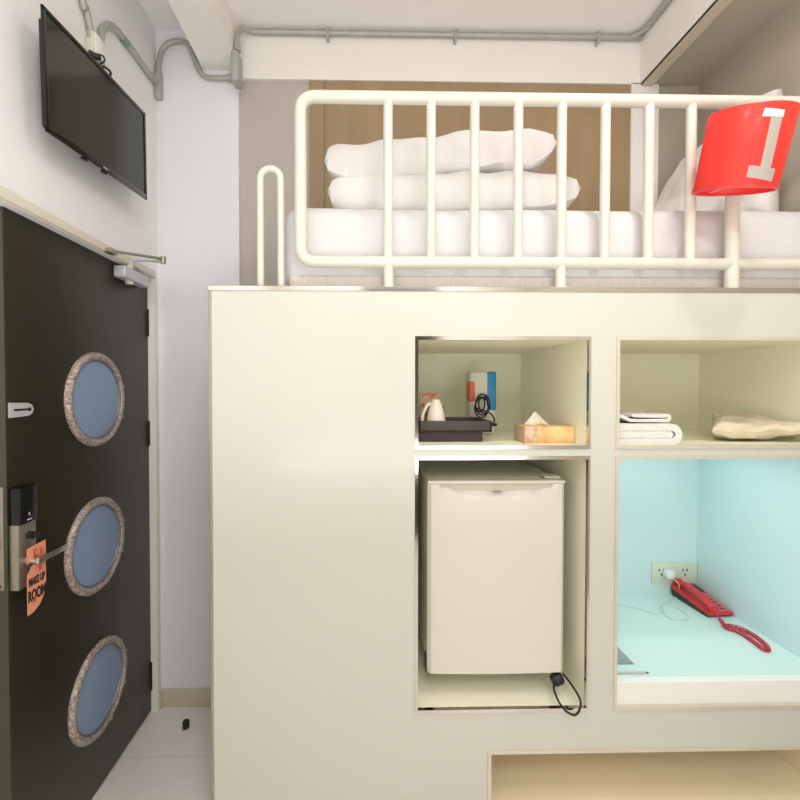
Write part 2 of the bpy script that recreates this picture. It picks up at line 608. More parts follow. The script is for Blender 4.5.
# open hook slot from the left edge round the handle neck
poly += [(hy0, zhole - .035), (hy - rh * .7, zhole - .012)]
for k in range(9):
    u = -2.3 + k / 8 * 4.9
    poly.append((hy + rh * math.cos(u), zhole + rh * math.sin(u)))
poly += [(hy0, zhole - .004)]
obj('card', B().prism(poly, xh, xh + .0012, lambda u, v, w_: (w_, u, v)), SALMON, root, smooth=False)
Mt = lambda y, z, sx=1: Matrix.Translation((xh + .0016, y, z)) @ Matrix.Rotation(PI / 2, 4, 'Z') @ Matrix.Rotation(PI / 2, 4, 'X') @ Matrix.Diagonal((sx, 1, 1, 1))
zt1, zt2 = PX(36, 580, xh).z, PX(36, 592.5, xh).z
ymid = (hy0 + hy1) / 2 - .001
textmesh('lettering', 'MAKE UP', .030, Mt(ymid, zt1 + .001, .50), INK, root, bold=.0014)
textmesh('lettering', 'ROOM', .042, Mt(ymid, zt2 - .003, .53), INK, root, bold=.002)
bd = B()
for (yy, zz, s) in ((ymid - .008, ztop - .018, .014), (ymid + .016, ztop - .022, .012), (ymid + .012, zt1 + .03, .009), (ymid - .012, zlow + .035, .009)):
    pts = [(xh + .0016, yy + s * math.sin(2.0 * t_) * (.6 + .4 * math.cos(t_)), zz + s * math.cos(3 * t_) * .8) for t_ in [i * .28 for i in range(20)]]
    obj('red_scroll', B().tube(pts, .0009, 5), REDINK, root)

# ---------------------------------------------------------------- television
XT = -.885
q = [PX(46, 8, XT - .005), PX(147, 115, XT + .008), PX(145.5, 199, XT), PX(43, 128, XT - .013)]
TL, TR, BR, BL = q
ex = ((TR + BR) / 2 - (TL + BL) / 2)
wTV = ex.length
ez = ((TL + TR) / 2 - (BL + BR) / 2)
hTV = ez.length
ex.normalize()
ez = (ez - ex * ez.dot(ex)).normalized()
ey = ez.cross(ex).normalized()      # points into wall?
if ey.x > 0:
    ey = -ey
nrm = -ey                            # screen normal to the room
cT = (TL + TR + BR + BL) / 4
MT = Matrix((ex, ez, nrm)).transposed().to_4x4()
MT = Matrix.Translation(cT) @ MT
tv = thing('television', 'small black flat television on a bracket high on the left wall', 'television', (XL, cT.y, cT.z - hTV / 2))
bd = B()
H, W_ = hTV / 2, wTV / 2
# bezel frame
for bx_ in ((-W_, W_, H - .012, H), (-W_, W_, -H, -H + .02), (-W_, -W_ + .012, -H, H), (W_ - .012, W_, -H, H)):
    bd.box(bx_[0], bx_[1], bx_[2], bx_[3], -.006, .001, .001)
bd.bm.transform(MT)
obj('bezel', bd, BLACKG, tv)
bd = B().box(-W_ + .01, W_ - .01, -H + .015, H - .01, -.005, -.002)
bd.bm.transform(MT)
obj('screen', bd, SCREEN, tv, smooth=False)
bd = B().box(-W_ + .02, W_ - .02, -H + .02, H - .02, -.03, -.005, .006).box(-W_ * .6, W_ * .6, -H * .7, H * .6, -.05, -.03, .008)
bd.bm.transform(MT)
obj('back_casing', bd, BLACK, tv)
bd = B()
for k in range(7):
    bd.box(-.014 + k * .004, -.0115 + k * .004, -H + .008, -H + .012, .001, .0014)
bd.bm.transform(MT)
obj('small_white_marking', bd, OFFW, tv, smooth=False)
for bxs in ((-.012, .012, -H - .006, -H + .002, -.012, -.002), (-.11, -.085, -H - .005, -H + .002, -.014, -.004)):
    bd = B().box(*bxs, .002)
    bd.bm.transform(MT)
    obj('sensor', bd, BLACK, tv)
bd = B().box(XL, XL + .012, cT.y - .1, cT.y + .1, cT.z - .1, cT.z + .1, .003)
bd.box(XL + .01, cT.x - .04, cT.y - .02, cT.y + .02, cT.z - .03, cT.z + .03, .003)
obj('wall_bracket', bd, BLACK, tv)
c0, c1 = PX(99, 57, XL + .04), PX(110, 72, XL + .05)
pts = smoothpath([PX(96, 54, XL + .05), PX(103, 56, XL + .05), PX(104.5, 61, XL + .055), PX(100, 64, XL + .05), PX(97, 68, XL + .045)], 6)
bd = B().tube(pts, .003, 8)
pts = smoothpath([PX(97, 68, XL + .045), PX(104, 67, XL + .055), PX(110.5, 72, XL + .055), PX(109, 77, XL + .05), PX(102, 80, XL + .045)], 6)
bd.tube(pts, .004, 8)
obj('power_cable', bd, BLACK, tv)
pc = PX(95, 54, XL + .045)
obj('plug', B().cyl(pc + V((-.02, 0, 0)), pc + V((.012, .012, -.006)), .013, .008, n=14), BLACK, tv)

# -------------------------------------------------- outlet box and conduits
ob = PX(91, 44, XL)
root = thing('socket_box', 'small white surface socket box above the television', 'socket', (XL, ob.y, ob.z - .05))
obj('box', B().box(XL, XL + .032, ob.y - .035, ob.y + .035, ob.z - .06, ob.z + .022, .006), OFFW, root)
obj('cover_plate', B().box(XL + .031, XL + .036, ob.y - .031, ob.y + .031, ob.z - .056, ob.z + .018, .002), WHITE, root)


def jbox_x(px, py, X, name_label, w_=.05, h_=.11, dd=.04):
    c = PX(px, py, X)
    root = thing('junction_box', name_label, 'junction box', (X, c.y, c.z - h_ / 2))
    obj('box', B().box(X, X + dd, c.y - w_ / 2, c.y + w_ / 2, c.z - h_ / 2, c.z + h_ / 2, .008, 3), GALVB, root)
    obj('cover', B().box(X + dd - .001, X + dd + .003, c.y - w_ / 2 + .004, c.y + w_ / 2 - .004, c.z - h_ / 2 + .004, c.z + h_ / 2 - .004, .0015), GALVB, root)
    obj('screw', B().cyl((X + dd, c.y, c.z + h_ * .3), (X + dd + .005, c.y, c.z + h_ * .3), .004, n=10), SATIN, root)
    return c


j1 = jbox_x(157, 89, XL, 'grey metal conduit box on the left wall beside the column', w_=.07, h_=.12, dd=.03)
j2 = jbox_x(233, 70, XC1, 'grey metal conduit box at the top right edge of the column', w_=.07, h_=.13, dd=.03)


def conduit(name, pts, label, r=.0115, extra=()):
    root = thing(name, label, 'conduit', V(pts[0]))
    obj('pipe', B().tube(pts, r, 12), GALV, root)
    for (p0, p1) in extra:
        obj('coupling', B().cyl(p0, p1, r * 1.35, n=14), GALV, root)
    return root


X1 = XL + .014
a = [PX(91, 40, X1), PX(90, 28, X1), PX(86, 8, X1), PX(82, -4, X1)]
a.append(V((X1, a[-1].y - .06, ZC)))
conduit('conduit_pipe', smoothpath(a, 8), 'short grey conduit rising from the white socket box to the ceiling', .011,
        [(a[0], a[0] + V((0, 0, .02)))])
a = [PX(100.5, 54, X1), PX(100.5, 40, X1), PX(102, 31, X1), PX(107, 25.5, X1), PX(113, 27, X1), PX(120, 34, X1), PX(135, 54, X1), PX(150, 75, X1), PX(155, 80, X1)]
root = conduit('conduit_pipe', smoothpath(a, 6), 'arched grey conduit on the left wall between television socket and column box', .0125,
               [(a[0], a[0] + V((0, 0, .03))), (a[-1] + (a[-2] - a[-1]) * .6, a[-1])])
g0, g1 = PX(122, 37, X1), PX(127.5, 44.5, X1)
o = obj('green_band', B().cyl(g0, g1, .0132, n=14), mat('green_tape', (120, 150, 128), .6), root)
Y1 = YC - .014
a = [PY(158.5, 78, Y1), PY(159, 62, Y1), PY(162, 50, Y1), PY(169, 43, Y1), PY(180, 41, Y1), PY(187, 44, Y1), PY(192.5, 54, Y1), PY(196, 64, Y1), PY(201, 73, Y1), PY(208, 77.5, Y1), PY(218, 78, Y1), PY(232, 78, Y1)]
zlim = ZBM - .013
a = [V((max(p.x, XL + .015), p.y, p.z if p.x < bl - .012 else min(p.z, zlim))) for p in a]
a = [V((p.x, p.y - .0, p.z)) for p in a]
conduit('conduit_pipe', smoothpath(a, 6), 'S-bent grey conduit crossing the top of the column', .0115,
        [(a[0], a[0] + V((0, 0, .028))), (a[-1] - V((.02, 0, 0)), a[-1])])
zt = ZC - .02
a = [PX(235, 57, XC1 + .016)]
a = [V((XC1 + .016, 2.0, 3.0)), V((XC1 + .016, 2.0, 3.06)), V((XC1 + .020, 2.006, 3.092)), V((XC1 + .034, 2.022, 3.118)), V((XC1 + .062, 2.045, zt - .003)), V((XC1 + .1, YC - .016, zt)), V((XC1 + .2, YC - .016, zt)), V((0, YC - .016, zt)), V((XB - .1, YC - .016, zt)), V((XB - .05, YC - .025, zt)),
     V((XB - .022, YC - .06, zt)), V((XB - .016, YC - .13, zt)), V((XB - .016, 1.4, zt)), V((XB - .016, .3, zt))]
root = conduit('conduit_pipe', smoothpath(a, 8), 'long grey conduit under the ceiling above the bunk, turning toward the viewer at right', .0115,
               [(a[0], a[0] + V((0, 0, .03)))])
for px in (328, 455, 597):
    p = PY(px, 38, YC - .012)
    obj('pipe_clip', B().box(p.x - .006, p.x + .006, YC - .031, YC, zt - .034, zt + .016, .002), GALV, root)

# ------------------------------------------------------------ cabinet
ZT = PY(505, 290, YF).z
XcL = PY(211, 500, YF).x
N1 = dict(x0=PY(416, 520, YF).x, x1=PY(588, 520, YF).x, z1=PY(502, 338.5, YF).z)
zs1 = PY(502, 447, YF).z      # shelf top
zs0 = PY(502, 458, YF).z
zn0 = PY(502, 710, YF).z
N2x0 = PY(616, 520, YF).x
LX0, LZ1 = PY(489, 770, YF).x, PY(600, 750.5, YF).z
XE = XR - .002
cab = thing('storage_cabinet', 'large cream built-in cabinet with chrome-edged niches under the bunk', 'cabinet', (0, YF, 0))
holes = [(N1['x0'], N1['x1'], zs1, N1['z1']), (N1['x0'], N1['x1'], zn0, zs0),
         (N2x0, XE, zs1, N1['z1']), (N2x0, XE, zn0, zs0), (LX0, XE, .10, LZ1)]
xs = sorted({XcL, XE} | {h[0] for h in holes} | {h[1] for h in holes})
zz = sorted({0, ZT} | {h[2] for h in holes} | {h[3] for h in holes})
bd = B()
vc = {}
def gv(x, z):
    k = (round(x, 5), round(z, 5))
    if k not in vc:
        vc[k] = bd.bm.verts.new((x, YF, z))
    return vc[k]
for i in range(len(xs) - 1):
    for j in range(len(zz) - 1):
        cx, cz = (xs[i] + xs[i + 1]) / 2, (zz[j] + zz[j + 1]) / 2
        if any(h[0] < cx < h[1] and h[2] < cz < h[3] for h in holes):
            continue
        bd.bm.faces.new((gv(xs[i], zz[j]), gv(xs[i + 1], zz[j]), gv(xs[i + 1], zz[j + 1]), gv(xs[i], zz[j + 1])))
ret = bmesh.ops.extrude_face_region(bd.bm, geom=bd.bm.faces[:])
for v in ret['geom']:
    if isinstance(v, bmesh.types.BMVert):
        v.co.y += .016
obj('front_panel', bd, CREAM, cab, smooth=False)
obj('side_panel', B().box(XcL, XcL + .018, YF + .016, 2.06, 0, ZT - .001), CREAM, cab, smooth=False)
obj('top_panel', B().box(XcL + .018, XE, YF + .016, 2.06, ZT - .02, ZT - .001), CREAM, cab, smooth=False)


def liner(x0, x1, z0, z1, m, name, right=True, left=True, yb=YN, t=.012, y0=YF + .016):
    b_ = B()
    b_.box(x0 - t, x1 + (t if right else 0), yb, yb + t, z0 - t, z1 + t)
    if left:
        b_.box(x0 - t, x0, y0, yb, z0 - t, z1 + t)
    if right:
        b_.box(x1, x1 + t, y0, yb, z0 - t, z1 + t)
    b_.box(x0, x1, y0, yb, z1, z1 + t)
    b_.box(x0, x1, y0, yb, z0 - t, z0)
    return obj(name, b_, m, cab, smooth=False)


T = .012
liner(N1['x0'], N1['x1'], zs1, N1['z1'], LINER, 'shelf_niche')
liner(N1['x0'], N1['x1'], zn0 + .006, zs0, LINER, 'fridge_niche', t=.010, y0=YF + .0105)
liner(N2x0, XE - T, zs1, N1['z1'], LINER, 'towel_niche')
ZD = PZ(700, 592, .55).z
# desk compartment
zdesk = PY(720, 675, 1.452).z
liner(N2x0, XE - T, zdesk - .02, zs0, CYAN, 'desk_niche', t=.010, y0=1.4525)
obj('worktop', B().box(N2x0 + .001, XE - T - .001, 1.452, YN - .001, zdesk - .019, zdesk, .001), DESKM, cab, smooth=False)
obj('desk_front', B().box(N2x0 - .001, XE - T, YF + .0105, 1.451, zn0 - .004, zdesk - .0005, .001), WHITE, cab, smooth=False)
liner(LX0, XE - T, .11, LZ1, LOWL, 'lower_niche', t=.010)


def frame(x0, x1, z0, z1, wd, name='chrome_frame', sides='LRTB', m=CHROME, dp=.004, inner=.010):
    b_ = B()
    za = z0 + wd * .4 if 'B' in sides else z0
    zb_ = z1 - wd * .4
    xr_ = x1 + wd * .3 if 'R' in sides else x1
    if 'L' in sides:
        b_.box(x0 - wd * .3, x0 + wd * .5, YF - dp, YF + inner, za, zb_)
    if 'R' in sides:
        b_.box(x1 - wd * .2, x1 + wd * .3, YF - dp, YF + inner, za, zb_)
    if 'T' in sides:
        b_.box(x0 - wd * .3, xr_, YF - dp, YF + inner, zb_, z1 + wd * .5)
    if 'B' in sides:
        b_.box(x0 - wd * .3, xr_, YF - dp, YF + inner, z0 - wd * .5, za)
    return obj(name, b_, m, cab, smooth=False)


frame(N1['x0'], N1['x1'], zs1, N1['z1'], .013)
frame(N1['x0'], N1['x1'], zn0, zs0, .013)
frame(N2x0, XE, zs1, N1['z1'], .013, sides='LTB', name='metal_frame', m=LIGHTM)
frame(N2x0, XE, zn0, zs0, .013, sides='LTB', name='metal_frame', m=LIGHTM)
frame(LX0, XE, .10, LZ1, .013, sides='LT', name='metal_frame', m=LIGHTM)
b_ = B().box(XcL - .004, XE, YF - .003, YF + .012, ZT - .006, ZT + .010, .001, 1)
obj('top_edge_trim', b_, CHROME, cab, smooth=False)
obj('side_edge_trim', B().box(XcL - .004, XcL + .005, YF - .002, YF + .012, 0, ZT - .006, .001, 1), SATIN, cab, smooth=False)

# ------------------------------------------------------------------- fridge
yfr = 1.455
fx0, fx1 = PY(428, 580, yfr).x, PY(565.5, 580, yfr).x
fz1, fz0 = PY(496, 482, yfr).z, PY(496, 674, yfr).z
nf = zn0 + .0061
fr_ = thing('mini_fridge', 'white single-door mini fridge standing in the lower left niche', 'fridge', ((fx0 + fx1) / 2, 1.7, nf))
obj('body', B().box(fx0 + .004, fx1 - .004, yfr + .05, 1.96, fz0 + .004, fz1 + .002, .006, 3), FRID, fr_)
# door with bowed front and recessed grip along the top
bd = B()
nx, nz = 40, 60
rows = []
for j in range(nz + 1):
    row = []
    zz_ = fz0 + (fz1 - .008 - fz0) * j / nz
    for i in range(nx + 1):
        u = i / nx * 2 - 1
        x_ = fx0 + (fx1 - fx0) * i / nx
        y_ = yfr + .006 * u * u + .022 * max(0, abs(u) - .955) ** 2 / .045 ** 2 * .5
        gz = (fz1 - zz_) / .045
        lim = .012 + .026 * (1 - (u * 1.05) ** 2)
        dtop = fz1 - .008 - zz_
        if abs(u) < .86 and dtop < lim:
            y_ += .012 * min(1, (lim - dtop) / .006) * min(1, (.86 - abs(u)) / .05)
        row.append(bd.bm.verts.new((x_, y_, zz_)))
    rows.append(row)
for j in range(nz):
    for i in range(nx):
        bd.bm.faces.new((rows[j][i], rows[j][i + 1], rows[j + 1][i + 1], rows[j + 1][i]))
ret = bmesh.ops.extrude_edge_only(bd.bm, edges=[e for e in bd.bm.edges if e.is_boundary])
nv = [v for v in ret['geom'] if isinstance(v, bmesh.types.BMVert)]
for v in nv:
    v.co.y = yfr + .046
bmesh.ops.contextual_create(bd.bm, geom=[e for e in bd.bm.edges if e.is_boundary])
obj('door', bd, FRID, fr_)
gp = [(fx0 + (fx1 - fx0) * (u_ + 1) / 2, fz1 - .008 - (.012 + .026 * (1 - (u_ * 1.05) ** 2)) * (1 if abs(u_) < .8 else .8)) for u_ in [(-.85 + 1.7 * k / 24) for k in range(25)]]
gp += [(gp[-1][0], fz1 - .0085), (gp[0][0], fz1 - .0085)]
obj('grip_shade', B().prism(gp, yfr + .0115, yfr + .0135, lambda u, v, w_: (u, w_, v)), FRIDD, fr_, smooth=False)  # darker crescent standing in for the shade inside the grip
obj('door_top_cap', B().box(fx0 + .0, fx1 - .0, yfr + .004, yfr + .048, fz1 - .0075, fz1 + .003, .003), FRID, fr_)
obj('door_gasket', B().box(fx0 + .006, fx1 - .006, yfr + .045, yfr + .052, fz0 + .008, fz1 - .002), SATIN, fr_, smooth=False)
obj('hinge_cover', B().box(fx1 - .06, fx1 - .004, yfr + .03, yfr + .09, fz1 + .003, fz1 + .012, .004), FRIDD, fr_)
bd = B()
lz = PY(498, 491.5, yfr).z
for k in range(6):
    xk = (fx0 + fx1) / 2 - .014 + k * .005
    bd.box(xk, xk + .0035, yfr - .001, yfr + .003, lz - .002, lz + .002)
obj('small_grey_badge', bd, mat('badge_grey', (120, 116, 108), .4), fr_, smooth=False)
for x_ in (fx0 + .03, fx1 - .03):
    for y_ in (yfr + .17, 1.9):
        obj('foot', B().lathe([(0, nf), (.016, nf), (.018, nf + .006), (.014, fz0 + .01), (0, fz0 + .01)], Matrix.Translation((x_, y_, 0)), 20), BLACK, fr_)
pb = PY(430, 664, yfr + .02)
obj('bottom_hinge', B().box(fx0 - .002, fx0 + .03, yfr + .03, yfr + .075, fz0 - .012, fz0 + .006, .003).box(fx0 - .004, fx0 + .003, yfr + .03, yfr + .06, fz0 - .01, fz0 + .045, .002), BLACK, fr_)
pp = PY(557, 679, 1.47)
bd = B().lathe([(0, -.02), (.014, -.02), (.02, -.012), (.02, .012), (.014, .02), (0, .02)], Matrix.Translation(pp) @ Matrix.Rotation(1.2, 4, 'Y'), 20)
obj('plug', bd, BLACK, fr_)
cp = [PY(554, 684, 1.46), PY(554, 690, 1.44), PY(559, 702, 1.40), PY(566, 711, 1.395), PY(574, 715, 1.393), PY(579, 711, 1.393), PY(580.5, 701, 1.397), PY(575, 690, 1.43), PY(568, 680, 1.47), PY(563, 674, 1.53)]
obj('power_cord', B().tube(smoothpath(cp, 8), .0035, 10), BLACK, fr_)

# --------------------------------------------------------- tray and objects
sh = zs1 + .0002
ty0, ty1 = 1.535, 1.76
tx0, tx1 = PY(418.5, 430, ty0).x, PY(492, 430, ty0).x
tz1 = PY(455, 421, ty0).z
tz0 = PY(455, 432, ty0).z
tray = thing('serving_tray', 'dark brown rectangular tray raised on a smaller base in the upper left niche', 'tray', ((tx0 + tx1) / 2, (ty0 + ty1) / 2, sh))
obj('base', B().box(tx0 + .006, tx1 - .03, ty0 + .012, ty1 - .015, sh, tz0 + .001, .002), TRAYM, tray)
bd = B().box(tx0, tx1, ty0, ty1, tz0, tz0 + .006, .001)
for q_ in ((tx0, tx1, ty0, ty0 + .008), (tx0, tx1, ty1 - .008, ty1), (tx0, tx0 + .008, ty0, ty1), (tx1 - .008, tx1, ty0, ty1)):
    bd.box(*q_, tz0, tz1, .002)
obj('tray_top', bd, TRAYM, tray)
tf = tz0 + .0062
# upturned white cup
mc = PY(436, 425, 1.585)
mz1 = PY(436, 399.5, 1.585).z
cup = thing('coffee_cup', 'white cup turned upside down at the left front of the tray', 'cup', (mc.x, 1.585, tf))
hh = mz1 - tf
prof = [(.036, 0), (.038, .001), (.034, hh * .3), (.027, hh * .65), (.018, hh * .9), (.015, hh * .93), (.014, hh), (.011, hh), (.011, hh * .95), (0, hh * .95)]
obj('bowl', B().lathe(prof, Matrix.Translation((mc.x, 1.585, tf)), 36), CERAM, cup)
pts = smoothpath([(mc.x - .018, 1.585, tf + hh * .86), (mc.x - .032, 1.583, tf + hh * .80), (mc.x - .048, 1.58, tf + hh * .5), (mc.x - .05, 1.578, tf + hh * .28), (mc.x - .044, 1.58, tf + hh * .16), (mc.x - .034, 1.585, tf + hh * .18)], 8)
obj('handle', B().tube(pts, .0055, 10), CERAM, cup)
gx = mc.x + .012
obj_ = obj('drinking_glass', B().lathe([(.034, 0), (.035, 0), (.030, .075), (.028, .079), (0, .079), (0, .076), (.027, .075), (.032, .001)], Matrix.Translation((gx, 1.665, tf)), 36, close=False), GLASS)
tag(obj_, 'clear glass upside down on the tray behind the white cup', 'glass')
sx0, sx1 = PY(419, 400, 1.70).x, PY(436, 400, 1.70).x
sz1 = PY(428, 393, 1.70).z
sc_ = obj('sachet_packet', B().box(sx0 + .004, sx1 + .004, 1.715, 1.735, tf, sz1, .003), SACHET)
tag(sc_, 'orange and grey patterned sachet packet standing in the tray behind the cup', 'packet')
# white canister with orange and blue prints
cyc = 1.83
cx0, cx1 = PY(469, 400, cyc - .03).x, PY(495, 400, cyc - .03).x
cz1 = PY(482, 371, cyc - .03).z
can = thing('paper_carton', 'white upright carton with blue side and orange patch behind the tray', 'carton', ((cx0 + cx1) / 2, cyc, sh))
obj('carton_body', B().box(cx0, cx1, cyc - .045, cyc + .045, sh, cz1, .014, 4), OFFW, can)
bx0 = PY(486.5, 400, cyc - .045).x
cbz = PY(490, 411, cyc - .045).z
obj('blue_panel', B().box(bx0, cx1 + .0012, cyc - .0465, cyc + .02, cbz, cz1 - .003, .007, 3), BLUE, can)
oz1, oz0 = PY(471, 381, cyc - .045).z, PY(471, 402, cyc - .045).z
ox1 = PY(475.5, 400, cyc - .045).x
obj('orange_patch', B().box(cx0 - .0012, ox1, cyc - .0465, cyc + .01, oz0, oz1, .006, 3), ORANGE, can)
# black coiled cable
yc_ = 1.74
bd = B()
cc = PY(482, 402, yc_)
pts = []
for k in range(120):
    t_ = k / 119
    a_ = t_ * 2 * PI * 4.5
    sw = .022 + .006 * math.sin(t_ * 9)
    sz = .036 + .008 * math.sin(t_ * 7 + 1)
    pts.append(V((cc.x + sw * math.cos(a_) + .004 * math.sin(t_ * 12), yc_ + .018 * math.sin(a_ * .5 + t_ * 4) * .6, cc.z - .015 + sz * math.sin(a_) + .008 * math.sin(t_ * 5))))
pts += smoothpath([pts[-1], V((cc.x + .03, 1.75, tf + .05)), V((cc.x + .046, 1.735, tf + .03)), V((cc.x + .04, 1.72, tf + .012)), V((cc.x + .01, 1.69, tf + .006)), V((cc.x - .02, 1.70, tf + .006))], 8)[1:]
mnz = min(p.z for p in pts)
pts = [V((p.x, min(p.y, 1.775), max(p.z, tf + .004))) for p in pts]
bd.tube(pts, .0032, 8)
root = thing('coiled_cable', 'black cable bundled in loops in front of the blue and white carton', 'cable', (cc.x, yc_, tf))
obj('cable', bd, BLACK, root)
obj('cable_plug', B().box(cc.x - .045, cc.x - .01, 1.69, 1.71, tf, tf + .014, .003).box(cc.x + .01, cc.x + .045, 1.685, 1.71, tf, tf + .012, .003), BLACK, root)

# tissue box
yt = 1.50
a, b2 = PY(525, 442.5, yt), PY(575, 442.5, yt)
tzh = PY(550, 426.5, yt).z
tb = thing('tissue_box', 'low orange floral tissue box with a tissue pulled up in the upper left niche', 'tissue box', ((a.x + b2.x) / 2, yt + .06, sh))
obj('box', B().box(a.x, b2.x, yt, yt + .115, sh, tzh, .003), FLORAL, tb)
obj('flower_print', B().box(a.x - .0008, a.x + .045, yt - .0008, yt + .114, sh + .001, tzh - .001, .003), FLORAL2, tb)
bd = B()
cxm = PY(538, 420, yt + .04).x
zap = PY(539, 412, yt + .05).z
base = [(-.042, -.012), (-.02, .008), (.01, -.006), (.036, .01)]
n = 24
for k in range(n + 1):
    pass
rows = []
for j in range(9):
    v = j / 8
    row = []
    for i in range(13):
        u = i / 12 * 2 - 1
        x_ = cxm + u * .042 * (1 - v * .86) - .004 * v
        y_ = yt + .055 + math.sin(u * 5 + v * 1.5) * .010 * (1 - v * .5)
        z_ = tzh + (zap - tzh) * v * (1 - .12 * u * u) + .003 * math.sin(6 * u) * v
        row.append(bd.bm.verts.new((x_, y_, z_)))
    rows.append(row)
for j in range(8):
    for i in range(12):
        bd.bm.faces.new((rows[j][i], rows[j][i + 1], rows[j + 1][i + 1], rows[j + 1][i]))
obj('tissue', bd, TISSUE, tb, solid=.0012)

# -------------------------------------------------------------------- towels
def ribbon(path, t, y0, y1, m, ny=14, amp=.002, seed=0):
    """folded cloth: 2D centre line (x,z) thickened by t, run along y"""
    pts = [V((p[0], 0, p[1])) for p in path]
    n_ = len(pts)
    L, Rr = [], []
    for i in range(n_):
        tn = (pts[min(i + 1, n_ - 1)] - pts[max(i - 1, 0)]).normalized()
        nn = V((-tn.z, 0, tn.x))
        L.append(pts[i] + nn * t / 2)
        Rr.append(pts[i] - nn * t / 2)
    loop = L + [pts[-1] + (pts[-1] - pts[-2]).normalized() * t * .35] + Rr[::-1] + [pts[0] + (pts[0] - pts[1]).normalized() * t * .35]
    b_ = B()
    rg = []
    for j in range(ny + 1):
        y = y0 + (y1 - y0) * j / ny
        ring_ = []
        for p in loop:
            nz_ = noise.noise(V((p.x * 14, y * 9, p.z * 20 + seed))) * amp
            ring_.append(b_.bm.verts.new((p.x + nz_, y, p.z + nz_)))
        rg.append(ring_)
    m_ = len(loop)
    for j in range(ny):
        for k in range(m_):
            b_.bm.faces.new((rg[j][k], rg[j][(k + 1) % m_], rg[j + 1][(k + 1) % m_], rg[j + 1][k]))
    for e_ in (0, -1):
        q_ = rg[e_]
        for i in range(n_ - 1):
            b_.bm.faces.new((q_[i], q_[i + 1], q_[2 * n_ + 1 - (i + 1) - 1 + 0], q_[2 * n_ - i]))
        b_.bm.faces.new((q_[n_ - 1], q_[n_], q_[n_ + 1]))
        b_.bm.faces.new((q_[2 * n_], q_[2 * n_ + 1], q_[0]))
    return b_


yt0 = 1.445
xr = PY(683, 435, yt0).x
ztw = PY(650, 424, yt0).z
Htw = ztw - sh
xl = N2x0 + .006
t3 = Htw / 3.05
def uturn(cx, cz, r, a0, a1, k=7):
    return [(cx + r * math.cos(a0 + (a1 - a0) * i / k), cz + r * math.sin(a0 + (a1 - a0) * i / k)) for i in range(k + 1)]
z1_, z2_, z3_ = sh + t3 * .5, sh + t3 * 1.53, sh + t3 * 2.55
path = [(xl + .02, z1_), (xl + .08, z1_)] + [(xr - .06, z1_)] + uturn(xr - t3 * 1.55, (z1_ + z3_) / 2, (z3_ - z1_) / 2, -PI / 2, PI / 2) + [(xl + .1, z3_), (xl + .035, z3_)] + uturn(xl + .03, (z3_ + z2_) / 2, (z3_ - z2_) / 2, PI / 2, PI * 1.5) + [(xl + .06, z2_), (xr - t3 * 1.7, z2_)]
o = obj('bath_towel', ribbon(path, t3 * .97, yt0, 1.80, TOWEL, seed=3), TOWEL)
tag(o, 'thick white folded bath towel on the shelf under a thinner towel', 'towel')
zt0 = sh + t3 * 3.06 + .001
ztp = PY(650, 413.5, yt0 + .03).z
xr2 = PY(671, 420, yt0 + .03).x
t2 = (ztp - zt0) / 2.3
za_, zb2 = zt0 + t2 * .6, zt0 + t2 * 1.75
path = [(xl + .015, zb2 + .004), (xl + .05, zb2 - .003), (xl + .075, za_ + .001), (xl + .11, za_), (xr2 - t2 * 1.3, za_)] + uturn(xr2 - t2 * 1.2, (za_ + zb2) / 2, (zb2 - za_) / 2, -PI / 2, PI / 2) + [(xr2 - .04, zb2 - .001), (xl + .11, zb2 + .001), (xl + .085, zb2 + .002)]
o = obj('hand_towel', ribbon(path, t2 * .8, yt0 + .025, 1.74, TOWEL, seed=9, amp=.003), TOWEL)
tag(o, 'thin white folded hand towel lying on top of the thick bath towel', 'towel')


# ------------------------------------------------------------------- pillows
def pillow(c00, c10, c11, c01, thick, nrm_, nu=64, nv=40, amp=.016, seed=0, pinch=.04, p=11):
    c00, c10, c11, c01 = map(V, (c00, c10, c11, c01))
    nrm_ = V(nrm_).normalized()
    b_ = B()
    sh_ = {}
    for side in (1, -1):
        g = []
        for j in range(nv + 1):
            row = []
            for i in range(nu + 1):
                u, v = i / nu, j / nv
                U, W2 = u * 2 - 1, v * 2 - 1
                # pull the middle of each edge inward so corners point outward
                uu = .5 + (U * (1 - pinch * (1 - W2 * W2) * abs(U) ** 2)) / 2
                vv = .5 + (W2 * (1 - pinch * 1.3 * (1 - U * U) * abs(W2) ** 2)) / 2
                P = c00 * (1 - uu) * (1 - vv) + c10 * uu * (1 - vv) + c11 * uu * vv + c01 * (1 - uu) * vv
                prof_ = (max(0, 1 - abs(U) ** p) * max(0, 1 - abs(W2) ** p)) ** .34
                edge = i in (0, nu) or j in (0, nv)
                h_ = thick / 2 * prof_
                fold = noise.noise(V((P.x * 9, P.y * 9, P.z * 9 + seed * 3.7 + side))) * amp
                fold += (abs(noise.noise(V((P.x * 5 + seed, P.y * 16, P.z * 5))))) * -amp * .9
                h_ = h_ + fold * min(1, prof_ * 1.6) if not edge else 0
                wob = noise.noise(V((U * 3, W2 * 3, seed))) * .012
                P = P + nrm_ * (side * max(h_, 0) + (wob if True else 0))
                if edge and side == -1:
                    row.append(sh_[(i, j)])
                else:
                    vt = b_.bm.verts.new(P)
                    if edge:
                        sh_[(i, j)] = vt
                    row.append(vt)
            g.append(row)
        for j in range(nv):
            for i in range(nu):
                f = (g[j][i], g[j][i + 1], g[j + 1][i + 1], g[j + 1][i])
                if len(set(f)) == 4:
                    try:
                        b_.bm.faces.new(f if side == 1 else f[::-1])
                    except ValueError:
                        pass
    return b_


